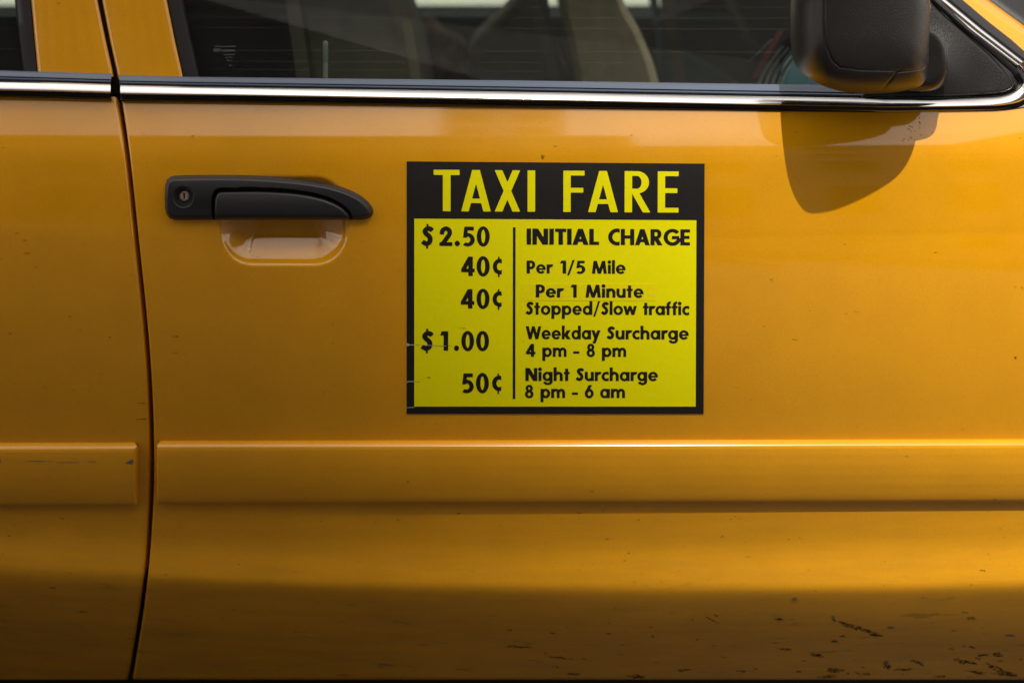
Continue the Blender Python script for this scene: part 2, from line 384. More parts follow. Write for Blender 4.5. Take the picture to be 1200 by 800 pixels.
def pocket(px, py):
    d = sdf_loops(px, py, [rrect(256, 205, 409, 313, 40, 12)])
    t = np.clip(-d/46, 0, 1); e = np.clip(-d/7, 0, 1)
    return (1-(1-t)**1.7)*e*e*(3-2*e)*.025
def cols(a, b, lo, hi, fine, coarse):
    out = [a]
    while out[-1] < b-1e-6:
        out.append(min(b, out[-1]+(fine if lo <= out[-1] < hi else coarse)))
    return out
def panel(name, lef, rig, du, dt, edge_l=True, edge_r=True, dent=None, parent=None):
    """pressed door skin; lef/rig give the photo columns of its side edges for each row, with rolled-in edges"""
    roll = [(0,.026),(0,.0045),(.25,.0026),(.9,.0013),(2.0,.0004),(3.6,0)]
    U = [('l', o, dp) for o, dp in roll]+[('m', u, 0) for u in du]+[('r', o, dp) for o, dp in roll[::-1]]
    T = [(0,.02)]+[(t, 0) for t in dt]+[(1.0,.0004),(1.0,.0022),(1.0,.02)]
    rows = []
    for k, (t, dpt) in enumerate(T):
        ex = (2 if (t >= 1 and dpt >= .0004) else 0)
        pr0 = 450.0; row = []
        for q, o, dp in U:
            px = 0
            for _ in range(3):
                tp = rub_bot(px)-4; py = tp + t*(BOT-2-tp) + (ex if dpt < .01 or t < .5 else 2)
                if t == 1.0: py = BOT-2 + {.0:0,.0004:1.2,.0022:2.0,.02:2.0}[dpt]
                l, r = lef(py), rig(py)
                px = l+o if q == 'l' else r-o if q == 'r' else l+3.8+(r-l-7.6)*o
            row.append((px, py, dp+dpt))
        rows.append(row)
    A = np.array(rows); p = P(A[...,0], A[...,1], body)
    dep = A[...,2].copy()
    if dent is not None: dep = dep + dent(A[...,0], A[...,1])
    p = p - NRM(p)*dep[...,None]
    n, m_ = A.shape[:2]
    return mesh_obj(name, p.reshape(-1,3), grid_faces(n, m_, flip=False), 'paint', parent, sharp=60)

def urange(L, R, lo, hi, fine, coarse):
    c = np.array(cols(L, R, lo, hi, fine, coarse)); return list((c-L)/(R-L))
dtF = [(v-118)/(BOT-118) for v in cols(118, 795, 118, 330, 2.2, 4.5)]
fd = panel('front_door', lambda py: gap(py)+2.4, lambda py: 1290+0*py, urange(182, 1288, 240, 425, 2.2, 9), dtF, dent=pocket, parent=taxi)
rd = panel('rear_door', lambda py: -560+0*py, lambda py: gap(py)-2.4, urange(-556, 172, -50, 172, 7, 20), dtF[::2]+[1.0] if dtF[::2][-1] < 1 else dtF[::2], parent=taxi)
rd['label'] = 'rear door with scuffed side moulding'
panel('front_fender', lambda py: 1296+0*py, lambda py: 2000+0*py, list(np.linspace(0,1,30)), dtF[::3]+[1.0], parent=taxi)

# dark structure seen in the gaps and under the doors
def curtain(name, px0, px1, py0, py1, off, m):
    xs = np.linspace(px0, px1, 40); ys = np.linspace(py0, py1, 30); X, Y = np.meshgrid(xs, ys)
    p = P(X, Y, lambda x, z: body(x, z)+off)
    return mesh_obj(name, p.reshape(-1,3), grid_faces(30, 40), m, taxi)
curtain('door_jamb', -560, 2000, 100, 1010, .05, 'dark')

# side mouldings
def molding_h(y0, y1):
    tab = ramp_pts([(0,0),(.6,.0035),(1.6,.0068),(3.2,.0090),(6,.0102),(12,.0113),(24,.0124),(36,.0126),(48,.0119),(58,.0106),(64,.0095),(67.5,.0084),(70,.0068),(71.4,.0042),(72.2,0)])
    def f(px, py, d):
        t = (py-y0(px))*72.2/(y1(px)-y0(px))
        e = np.clip(-d/3.2, 0, 1); return np.minimum(tab(t), .0115*np.sqrt(np.clip(1-(1-e)**2, 0, 1))+.0*t) if False else tab(t)*np.sqrt(np.clip(1-(1-np.clip((ed(px))/4.0,0,1))**2, 0, 1))
    return f
def molding(name, xL, xR, yt, yb, side, parent):
    global ed
    ed = (lambda px: px-xL) if side == 'L' else (lambda px: xR-px)
    lo = [(x, yt(x)) for x in np.linspace(xL+4, xR, 60)] if side == 'L' else [(x, yt(x)) for x in np.linspace(xL, xR-4, 60)]
    hi = [(x, yb(x)) for x in np.linspace(xR, xL+4, 60)] if side == 'L' else [(x, yb(x)) for x in np.linspace(xR-4, xL, 60)]
    if side == 'L': loop = lo+hi+[(xL+1.2, yb(xL)-1.2),(xL,yb(xL)-4),(xL,yt(xL)+4),(xL+1.2,yt(xL)+1.2)]
    else: loop = lo+[(xR-1.2,yt(xR)+1.2),(xR,yt(xR)+4),(xR,yb(xR)-4),(xR-1.2,yb(xR)-1.2)]+hi
    nx = 12
    fine = np.arange(0, nx, .7); xs = np.r_[xL-1+fine, np.arange(xL-1+nx, xR+1, 11)] if side == 'L' else np.r_[np.arange(xL-1, xR+1-nx, 11), xR+1-fine[::-1]]
    y_a = min(yt(xL), yt(xR)); y_b = max(yb(xL), yb(xR))
    ys = np.r_[np.arange(y_a-1, y_a+8, .6), np.arange(y_a+8, y_b-8, 2.5), np.arange(y_b-8, y_b+1.6, .6)]
    return relief(name, [loop], molding_h(yt, yb), 'mpaint', parent, xs, ys, sharp=70)
molding('side_moulding', 184.5, 1284, lambda x: 516.3-(x-185)*.0018, lambda x: 588.4-(x-185)*.0022, 'L', fd)
molding('side_moulding', -552, 162.5, lambda x: 518.2+(162-x)*.0025, lambda x: 590.2+(162-x)*.0035, 'R', rd)

# ------------------------------------------------------------------ belt trim and window frames
top_c = [(141,100),(220,101.5),(300,102.7),(600,107.8),(800,111.4),(1000,115),(1040,116.5),(1100,116),(1150,114.6),(1175,112.6),(1190,107),(1199,98),(1201,88),(1192,77)]
bot_c = [(141,111.5),(220,112.6),(300,113.6),(600,118.6),(800,122.2),(1000,126),(1040,126.8),(1100,126.2),(1150,125.4),(1175,124.3),(1197,119.5),(1212,108),(1216,92),(1201,71)]
def smooth_line(pts, n=8): return [tuple(q) for q in spline(pts, n)]
CH = [(0,-.004),(0,.0010),(.06,.0024),(.2,.0044),(.38,.0064),(.56,.0080),(.74,.0092),(.86,.0096),(.94,.0080),(1,.001),(1,-.004)]
RB = [(0,.000),(.25,.0016),(.45,.0018),(.5,.0002),(.55,.0020),(.75,.0030),(.92,.0018),(1,-.004)]
BASE = lambda x, z: np.maximum(body(x, z), 0*x-.2)*0 + belt_y(x)-.0045
def shift(pts, dy, dx=0): return [(a+dx, b+dy) for a, b in pts]
ch = strip('belt_chrome', smooth_line(top_c), smooth_line(bot_c), BASE, CH, 'chrome', fd, 260)
rub_l = [(141,118.7),(220,119.8),(300,120.8),(600,126),(800,129.6),(1000,133),(1040,133.8),(1100,133),(1150,132.2),(1175,131),(1205,125.5),(1221,112),(1225,93),(1213,70)]
strip('belt_rubber', smooth_line(bot_c), smooth_line(rub_l), BASE, RB, 'rubber', fd, 260)
# A-pillar bright trim
strip('pillar_trim', [(1192,79.5),(1140,40.5),(1086,-4),(1000,-80)], [(1200,72.5),(1150,34),(1096,-10.5),(1010,-87)], house(.0,22),
      [(0,-.004),(0,.002),(.12,.0042),(.30,.0050),(.42,.0046),(.48,.0030),(.54,.0046),(.75,.0055),(.93,.0045),(1,.002),(1,-.004)], 'chrome', fd, 60)
strip('pillar_seal', [(1200,72.5),(1150,34),(1096,-10.5),(1010,-87)], [(1210,66),(1160,27),(1107,-17.5),(1021,-95)], house(.0,22), [(0,0),(.25,.002),(.6,-.004),(1,-.012)], 'rubber', fd, 40)
# inner weatherstrip (dark groove, ridge, and sloped lip that catches the sky)
def off_line(pts, dy): return [(x, y+dy) for x, y in pts]
W0 = [(140,88.2),(225,90.2),(300,91),(600,94.5),(800,97.4),(950,99.6),(1050,101.5)]
W1 = [(140,100),(220,101.5),(300,102.7),(600,107.8),(800,111.4),(1000,115),(1050,116.4)]
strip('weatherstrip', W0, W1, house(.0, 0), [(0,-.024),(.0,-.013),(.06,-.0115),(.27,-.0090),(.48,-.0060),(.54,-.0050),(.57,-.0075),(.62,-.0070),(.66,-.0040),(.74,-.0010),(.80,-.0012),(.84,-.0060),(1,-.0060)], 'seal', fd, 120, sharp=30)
# rear door's own pieces
tr = [(-560,84),(0,95.3),(60,96.7),(129.5,98.8)]; br = [(-560,97),(0,107),(60,108.4),(129.5,110.4)]
strip('belt_chrome', tr, br, BASE, CH, 'chrome', rd, 80)
strip('belt_rubber', br, [(-560,105),(0,114),(60,115.3),(131,117.4)], BASE, RB, 'rubber', rd, 80)
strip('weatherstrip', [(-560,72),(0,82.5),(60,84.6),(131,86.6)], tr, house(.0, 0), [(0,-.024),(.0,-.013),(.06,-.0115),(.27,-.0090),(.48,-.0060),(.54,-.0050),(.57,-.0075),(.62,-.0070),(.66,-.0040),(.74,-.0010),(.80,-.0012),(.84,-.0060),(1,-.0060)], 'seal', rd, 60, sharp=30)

# painted window frames (B pillar halves, each a folded strip) and black channels
def frame(name, L, R, m, parent, off, th=.012, hgt=6):
    """upright strip between photo lines L and R (lists of (px,py)), with rolled edges"""
    return strip(name, L, R, house(off), [(0,-.03),(0,-.003),(.02,-.0006),(.06,0),(.5,.0014),(.94,0),(.98,-.0006),(1,-.003),(1,-.03)], m, parent, 40, sharp=60)
def ln(pts): return pts
frame('window_frame', [(-11.5+120-60-11,-330),(118.5,-6),(121.2,8),(129.5,50),(138.5,90),(138.5,93)], [(120,-330),(194,-6),(197,8),(205.5,50),(214.5,90),(214.8,93)], 'paint', fd, .012)
frame('window_frame', [(-30,-330),(36,-6),(37.2,8),(41,50),(44.5,86),(44.8,90)], [(48,-330),(113,-6),(115.8,8),(124.5,50),(132.5,86),(133,90)], 'paint', rd, .012)
strip('window_channel', [(120,-330),(194,-6),(197,8),(205.5,50),(214.5,90),(214.8,92)], [(145,-330),(214,-6),(216,8),(225,50),(233.5,88),(234,91)], house(.016), [(0,-.004),(.08,.0),(.5,.0012),(.9,.0),(1,-.006),(1,-.02)], 'rubber', fd, 40)
strip('window_channel', [(-50,-330),(16.5,-6),(18,8),(23,50),(27,82),(28,85)], [(-30,-330),(36,-6),(37.2,8),(41,50),(44.5,86),(44.8,88)], house(.016), [(0,-.02),(0,-.006),(.1,.0),(.5,.0012),(.92,.0),(1,-.004)], 'rubber', rd, 40)
strip('pillar_panel', [(-60,-330),(40,-6),(60,90),(64,110)], [(190,-330),(190,-6),(200,90),(204,110)], house(.034), [(0,0),(1,0)], 'dark', taxi, 20)

# windscreen pillar at upper right
apil_o = house(-.002)
strip('windscreen_pillar', [(1031,-66),(1106.5,-1),(1155,39.5),(1200,77),(1240,108)], [(1068,-55),(1143,0),(1172,21),(1200,41),(1262,86)], house(.003, 30), [(0,-.012),(0,-.004),(.06,-.0008),(.2,.0010),(.5,.0014),(.8,.0),(1,-.002)], 'paint', taxi, 50, sharp=60)
strip('windscreen_pillar', [(1068,-55),(1143,0),(1172,21),(1200,41),(1262,86)], [(1083,-55),(1158,0),(1187,21),(1214,41),(1276,86)], house(.003, 30), [(0,-.0021),(.3,-.006),(.7,-.013),(1,-.022)], 'paint', taxi, 50, sharp=60)
strip('windscreen_seal', [(1083,-55),(1158,0),(1214,41),(1276,86)], [(1140,-95),(1215,-40),(1271,1),(1333,46)], house(.028, 30), [(0,.000),(.12,.003),(.2,-.004),(.45,-.012),(1,-.05)], 'rubber', taxi, 30)

# glass panes, thin but with both faces
def pane(name, poly, off, m, parent):
    n = len(poly); A = np.array(poly, float)
    f = P(A[:,0], A[:,1], house(off)); b = P(A[:,0], A[:,1], house(off+.004))
    F = [tuple(range(n)), tuple(range(n, 2*n))[::-1]]+[(i, i+n, (i+1) % n+n, (i+1) % n) for i in range(n)]
    return mesh_obj(name, np.concatenate([f, b]), [f_ for f_ in F], m, parent, smooth=False)
pane('window_glass', [(140,-340),(207,-10),(232,97),(600,104),(1075,110),(1170,105),(1080,0),(1010,-80),(800,-340)], .0345, 'glass', fd)
pane('window_glass', [(-560,-340),(-560,95),(38,95),(20,-10),(-44,-340)], .0345, 'glass', rd)

# thin pale lines across the panes and the etched mark on the glass
def ribbon_pts(pts, wpx):
    a = np.array(pts, float); t = np.gradient(a, axis=0); n_ = np.stack([-t[:,1], t[:,0]], 1); n_ /= np.linalg.norm(n_, axis=1, keepdims=True)
    return np.concatenate([a-n_*wpx/2, a+n_*wpx/2])
def glass_lines(name, L, m, parent):
    V = []; F = []
    for pts, wd in L:
        n = len(pts); q = ribbon_pts(pts, wd); base = sum(len(v) for v in V)
        V.append(P(q[:,0], q[:,1], house(.0338))); F += [(base+i, base+i+1, base+n+i+1, base+n+i) for i in range(n-1)]
    o = mesh_obj(name, np.concatenate(V), F, m, parent, smooth=False); return o
L1 = []
for y0, y1, a, b, wd in ((20.5,21.5,223,925,1.3),(32.5,34.5,226,926,1.3),(59,61.5,232,925,1.5),(72,74,250,800,1.3),(81,84,240,660,1.2),(8,8.5,300,925,.8)):
    xs = np.linspace(a, b, 30); L1.append((np.stack([xs, np.linspace(y0, y1, 30)+rng.normal(0,.12,30)], 1), wd))
g1 = glass_lines('pale_lines', L1, 'pale_line', fd); g1['kind'] = 'stuff'
L2 = [(np.stack([np.linspace(0,22,6), np.full(6, y)], 1), 1.3) for y in (20,33,58,71)]
g2 = glass_lines('pale_lines', L2, 'pale_line', rd); g2['kind'] = 'stuff'
L3 = [(np.stack([np.linspace(x0,x1,5), np.full(5, y)+.1], 1), wd) for x0, x1, y, wd in ((252,276,54.5,1.2),(250,258,59,4),(259,275,59.5,2.2),(262,275,64,1.4),(264,273,67.5,1.4),(265,272,71,1.2),(268,273,77,1.2))]
glass_lines('etched_mark', L3, 'etch', fd)

# mirror sail panel and its seal
sail = [(1088,-16),(1093,4),(1130,38),(1160,64),(1184,90),(1189,98),(1186,105),(1175,109.5),(1150,112),(1100,113.5),(1040,114),(1005,112),(1060,60),(1080,20)]
sl = resample(spline(sail, 6, closed=True), 160)
def on_house(off):
    yf = house(off)
    return lambda px, py, h: P(px, py, yf) - np.stack([0*h, h, 0*h], -1)
relief('mirror_sail', [sl], lambda x, y, d: .012*np.sqrt(np.clip(1-(1-np.clip(-d/5,0,1))**2,0,1)) + .010*np.exp(-((x-1095)/34)**2-((y-85)/34)**2), 'mirror', fd, np.arange(1003,1192,1.6), np.arange(-18,116,1.6), surf=on_house(.012))
strip('sail_seal', [(1075,-16),(1088,0),(1128,36),(1158,61),(1186,86),(1192,97),(1188,106),(1172,111.5),(1145,113.6),(1100,114.6),(1020,115.4)], [(1087,-20),(1096,-4),(1139,34),(1168,56),(1195,80),(1203,97),(1196,110),(1176,116),(1148,118),(1100,119.5),(1020,119.6)], house(.006), [(0,-.006),(.15,.0015),(.5,.004),(.85,.0035),(1,-.003)], 'rubber', fd, 120)

# ------------------------------------------------------------------ side mirror
YT = -.125                                          # how far the housing's tip stands off
hous = spline([(1060,-96),(1082,-84),(1089,-50),(1090,0),(1089,50),(1088,80),(1081,99),(1055,107.5),(1015,110),(985,107),(957,97.5),(937,82),(931,64),(929.5,30),(930.5,-10),(934,-60),(950,-88),(1000,-99)], 22, closed=True)
hc = np.array((1010., 5.))
def housing():
    n = len(hous); V = []; prof = []
    for k in range(0, 141):
        r = 1-(1-k/140)**1.7 if False else k/140
        prof.append(r)
    rr = np.sin(np.array(prof)*math.pi/2)            # dense near rim
    rows = []
    for r in rr[1:]:
        q = hc+(hous-hc)*r
        dep = .050*(1-np.sqrt(np.clip(1-r**6, 0, 1)))
        px, py = q[:,0], q[:,1]
        # the rear (mirror glass) side stays full, the front side sweeps back
        y = YT + dep + .050*np.clip((978-q[:,0])/50, 0, 1)**2.2 + .056*np.clip((px-968)/122, 0, 1)**1.35 + .010*np.clip((py-40)/70,0,1)**2
        # seams
        def groove(pts, wd, dp):
            L_ = np.array(pts, float); d = np.full(px.shape, 1e9)
            for a, b in zip(L_[:-1], L_[1:]):
                e = b-a; t = np.clip(((px-a[0])*e[0]+(py-a[1])*e[1])/(e@e), 0, 1); d = np.minimum(d, np.hypot(px-a[0]-t*e[0], py-a[1]-t*e[1]))
            return dp*np.exp(-(d/wd)**2)
        y = y + groove([(967,-90),(966,30),(968,54),(976,72),(984,79)], 1.0, .0016) + groove([(984,79),(1010,82.5),(1050,83.3),(1056,82)], 1.0, .0016) + groove([(1035,104),(1051,85),(1075,82),(1090,78)], 1.1, .002)
        y = np.minimum(y, -.004); k = (D+y)/D
        rows.append(np.stack([(px-600)/1000*k, y, H+(1.08-py/1000-H)*k], 1))
    # inner wall back towards the car
    last = rows[-1]
    for dy_, s in ((.012,1.0),(.04,.985),(.065,.95),(.075,.90)):
        c = last.mean(0); q = last.copy(); q[:,0] = c[0]+(q[:,0]-c[0])*s; q[:,2] = c[2]+(q[:,2]-c[2])*s; q[:,1] = np.minimum(q[:,1]+dy_, .03); rows.append(q)
    c0 = rows[0].mean(0); V = [c0]+[v for r_ in rows for v in r_]
    F = [(0, 1+(i+1) % n, 1+i) for i in range(n)] + grid_faces(len(rows), n, base=1, wrap=True)
    e = 1+(len(rows)-1)*n; F.append(tuple(range(e, e+n))[::-1])
    return V, F
mirror = mesh_obj('side_mirror', *housing(), 'mirror', taxi, sharp=50)
# arm that carries the housing
def arm():
    st = [((1056,64,-.010),(28,40)),((1064,66,-.009),(36,44)),((1071,69,-.005),(37,44)),((1076,74,.003),(34,42)),((1078,79,.020),(31,36)),((1080,81,.045),(31,34))]
    seg = 28; V = []
    C_ = spline([s[0] for s in st], 6); R_ = spline([s[1] for s in st], 6)
    for (cx, cy, y), (rx, rz) in zip(C_, R_):
        k = (D+y)/D
        for j in range(seg):
            a = 2*math.pi*j/seg; ca, sa = math.cos(a), math.sin(a)
            px = cx+rx*math.copysign(abs(ca)**.75, ca); py = cy+rz*.78*math.copysign(abs(sa)**.75, sa)
            V.append(((px-600)/1000*k, y, H+(1.08-py/1000-H)*k))
    return V, grid_faces(len(C_), seg, wrap=True)+[tuple(range(seg))]
mesh_obj('mirror_arm', *arm(), 'mirror', mirror, sharp=50)

# ------------------------------------------------------------------ door handle
hx = spline([(206,206.3),(250,205.8),(290,206.2),(330,208.4),(365,212),(395,218),(418,227),(432,238),(436.5,247),(433,254),(423,256.6)], 6)
hl = [tuple(q) for q in hx]+[(205,256.8),(199.5,254.6),(195.8,250),(194.3,243),(194,232),(194.4,218),(196.3,211.5),(200,208)]
pad = [tuple(q) for q in spline([(262,222.6),(300,222.2),(335,223.6),(362,227),(385,233),(401,241),(409.5,249.5),(411.5,255.2)], 6)]+[(411,262),(253.5,262),(252.6,250),(252.8,232),(255,225.6),(258,223.4)]
def hbez(px, py, d):
    e = np.clip(-d/5.5, 0, 1)
    h = .0102*np.sqrt(np.clip(1-(1-e)**2, 0, 1)) + .0022*np.clip(-d/24, 0, 1)
    h = h + .0030*np.exp(-((py-222)/20)**2)*e
    dp = sdf_loops(px, py, [pad]); h = h - .0125*np.clip((2.6-dp)/1.6, 0, 1)*1.0
    r = np.hypot(px-217.5, py-230.5); h = h - .008*np.clip((12.2-r)/4.0, 0, 1)
    return np.maximum(h, -.001)
gask = [tuple(np.array((315., 231.))+(np.array(p_)-(315., 231.))*(1.008, 1.032)) for p_ in hl]
relief('handle_gasket', [gask], lambda x, y, d: .0012*np.clip(-d/.8, 0, 1), 'rubber', fd, np.arange(191,441,1.2), np.arange(202,261,1.))
bez = relief('handle_bezel', [hl], hbez, 'plastic', fd, np.arange(192.5,439,.7), np.arange(203.5,259,.6), sharp=75)
pad2 = [(x, y) for x, y in pad]
def hpad(px, py, d):
    e = np.clip(-d/4.0, 0, 1)
    y_ = np.clip((py-222)/34, 0, 1.2)
    return .0005+.0110*np.sqrt(np.clip(1-(1-e)**2, 0, 1)) + .0040*np.sin(np.clip(y_,0,1)*math.pi*.85) - .006*np.clip((py-250)/9, 0, 1)**2
pad_in = [(x, min(y, 257.5)) for x, y in pad]
hp = relief('door_handle', [pad_in], hpad, 'plastic', fd, np.arange(251,414,.9), np.arange(221,260,.9), sharp=75)
lk = [(217.5+6.6*math.cos(a), 229.5+6.6*math.sin(a)) for a in np.linspace(0, 2*math.pi, 28)[:-1]]
def hlock(px, py, d):
    return .0065+.0018*np.clip(-d/1.5, 0, 1) - .002*((np.abs(px-217.5) < .8) & (np.abs(py-229.5) < 3.2))
relief('key_lock', [lk], hlock, 'metal', fd, np.arange(210,225.5,.5), np.arange(222,237.5,.5))

# ------------------------------------------------------------------ scuffs and chips in the paint
def blob(cx, cy, L_, W_, ang, n=18, h=.00025, jit=.45):
    t = np.linspace(0, 2*math.pi, n+1)[:-1]; r = 1+rng.uniform(-jit, jit, n)
    x = np.cos(t)*L_/2*r; y = np.sin(t)*W_/2*r; a = math.radians(ang)
    q = np.stack([cx+x*math.cos(a)-y*math.sin(a), cy+x*math.sin(a)+y*math.cos(a)], 1); q = np.concatenate([q, [[cx, cy]]])
    return on_body(q[:,0], q[:,1], np.full(n+1, h)), [(n, i, (i+1) % n) for i in range(n)]
def blobs(name, L_, m, parent, h=.00025):
    V = []; F = []; b = 0
    for args in L_:
        v, f = blob(*args, h=h); V.append(v); F += [tuple(i+b for i in t) for t in f]; b += len(v)
    o = mesh_obj(name, np.concatenate(V), F, m, parent, smooth=False); o['kind'] = 'stuff'; return o
sc = [(998,733,26,6,14),(1022,741,22,4.5,16),(977,725,6,4,60),(1138,724,11,4.5,3),(912,725,12,3,6),(987,745,9,2.2,8),(978,751,10,2.4,6),(919,760,13,2.4,3),(957,767,18,4,12),(979,785,20,4.5,5),(1015,789,12,3,0),
      (1060,784,24,3,-3),(1074,775,14,4,20),(1040,780,8,7,30),(1128,774,26,5,12),(1168,766,15,4,4),(1152,767,14,2.5,-4),(1145,787,22,4,8),(1180,789,30,6,4),(1165,781,20,5,20),(654,770,30,2.6,6),(605,757,28,2,3),(745,792,20,4,2),(672,789,16,3,2),(869,786,12,2.5,6),(804,784,18,2,0),
      (835,726,16,2,25),(970,792,24,3,0),(1100,792,14,2.4,0)]
sc += [(rng.uniform(560,1200), rng.uniform(715,795), rng.uniform(2,9), rng.uniform(.7,2), rng.normal(6,8)) for _ in range(38)]
sc += [(rng.uniform(190,1200), rng.uniform(200,510), rng.uniform(1,3), rng.uniform(.5,1.1), rng.normal(0,20)) for _ in range(26) ]
sc = [s for s in sc if not (470 < s[0] < 832 and s[1] < 490) and not (190 < s[0] < 440 and s[1] < 320)]
sc += [(rng.uniform(190,1200), rng.uniform(595,700), rng.uniform(1,5), rng.uniform(.5,1.3), rng.normal(0,15)) for _ in range(50)]
sc += [(1072-8*rng.normal()+i*.4-6, 160-i*.8+7*rng.normal(), rng.uniform(.8,2.4), rng.uniform(.6,1.5), rng.uniform(0,90)) for i in range(34)]
sc += [(636,184,4,4,0),(206,394,7,1.3,0),(205,413,6,1.1,0),(1151,668,9,2,8),(877,652,9,1.6,-8),(932,155,2.4,2.2,0),(1097,296,5,1.8,0),(1190,419,3,3,0),(1003,365,7,.9,10),(932,398,8,.9,10)]
blobs('paint_scuff', sc, 'scuff', fd)
blobs('paint_scuff', [(931,701,6,2.6,0),(976,723,5,3.5,60),(1038,776,5,5,0),(1079,777,8,4,20),(1044,735,8,2.4,0),(1184,744,12,2.4,0),(765,745,3,3,0)], 'scuffpale', fd, .0004)
blobs('paint_scuff', [(62,688,9,1.6,0),(97,716,12,1.4,0),(168,472,12,1,0),(165,491,16,1.2,0),(32,297,8,1.6,0),(72,607,6,1.2,20)]+[(rng.uniform(0,160), rng.uniform(250,790), rng.uniform(1,5), rng.uniform(.5,1.1), 0) for _ in range(24)], 'scuff', rd)

def surf_chip(name, L_, m, parent, h):
    return blobs(name, L_, m, parent, h)
surf_chip('moulding_scuff', [(156,534.5,9,5,-12)], 'scuffpale', rd, .0126)
surf_chip('moulding_scuff', [(48,534,26,.9,0),(82,535.6,30,.9,0),(112,534.6,10,.7,0),(2,532,4,9,-30)], 'scratch', rd, .0121).data.materials[0] = M['scuffpale']

# ------------------------------------------------------------------ fare sign
sign = empty('fare_sign', tuple(on_body(np.array(650.), np.array(484.), np.array(0.))))
sign['label'] = 'black and yellow square taxi fare decal with a price list on the front door'; sign['category'] = 'sign'
SO = np.array(sign.location)
def on_sign(px, py, h): return on_body(px, py, h)-SO
def tiltmap(x, y): return x + (y-189)*(-.004)*((x-477)/349), y + (x-477)/349*2.6*(484-y)/295
def slab(name, x0, y0, x1, y1, h, m, th, step=9):
    xs = np.linspace(x0, x1, int((x1-x0)/step)+2); ys = np.linspace(y0, y1, int((y1-y0)/step)+2)
    X, Y = np.meshgrid(xs, ys); a, b = tiltmap(X, Y); V = on_sign(a, b, np.full(a.shape, h)); n, m_ = a.shape
    Vb = on_sign(a, b, np.full(a.shape, h-th))
    F = grid_faces(n, m_)
    per = [(0,j) for j in range(m_)]+[(i,m_-1) for i in range(1,n)]+[(n-1,j) for j in range(m_-2,-1,-1)]+[(i,0) for i in range(n-2,0,-1)]
    A = V.reshape(-1,3); B = np.array([Vb[p] for p in per]); base = len(A); k = len(per)
    for i in range(k):
        p, q = per[i], per[(i+1) % k]; F.append((p[0]*m_+p[1], base+i, base+(i+1) % k, q[0]*m_+q[1]))
    return mesh_obj(name, np.concatenate([A, B]), F, m, sign, sharp=40)
slab('backing_sheet', 476.6, 189.3, 825.6, 484.2, .0010, 'black_print', .0012)
slab('price_panel', 485.6, 256.2, 816.2, 475.6, .00118, 'yellow_print', .0001)
slab('correction_strip', 610.5, 331.5, 768.5, 351.3, .00142, 'yellow_patch', .0002)
slab('divider_line', 601.2, 265.5, 604.2, 466.5, .00140, 'black_print', .0001)

# lettering, drawn as outlines (capital height = 1)
def R_(x0,y0,x1,y1): return [[(x0,y0),(x1,y0),(x1,y1),(x0,y1)]]
def Pa(x0,y0,x1,y1,hw): return [[(x0,y0),(x0+hw,y0),(x1+hw,y1),(x1,y1)]]
def Arc(cx,cy,rx,ry,a0,a1,wx,wy=None,n=28):
    wy = wx if wy is None else wy; t = np.radians(np.linspace(a0,a1,n))
    o = [(cx+rx*math.cos(a), cy+ry*math.sin(a)) for a in t]; i = [(cx+(rx-wx)*math.cos(a), cy+(ry-wy)*math.sin(a)) for a in t[::-1]]
    return [o+i]
def Ring(cx,cy,rx,ry,wx,wy=None,n=36):
    wy = wx if wy is None else wy; t = np.linspace(0,2*math.pi,n+1)[:-1]
    return [[(cx+rx*math.cos(a), cy+ry*math.sin(a)) for a in t],[(cx+(rx-wx)*math.cos(a), cy+(ry-wy)*math.sin(a)) for a in t]]
def Disc(cx,cy,r,n=24): return [[(cx+r*math.cos(a), cy+r*math.sin(a)) for a in np.linspace(0,2*math.pi,n+1)[:-1]]]
def Stroke(pts,wd,n=8):
    a = spline(pts, n); t = np.gradient(a, axis=0); nn = np.stack([-t[:,1],t[:,0]],1); nn /= np.linalg.norm(nn,axis=1,keepdims=True)
    return [[tuple(q) for q in a+nn*wd/2]+[tuple(q) for q in (a-nn*wd/2)[::-1]]]
W = .235; T = .19
_S = [(.53,.79),(.43,.885),(.28,.885),(.185,.765),(.235,.63),(.36,.515),(.435,.37),(.395,.185),(.24,.105),(.06,.215)]
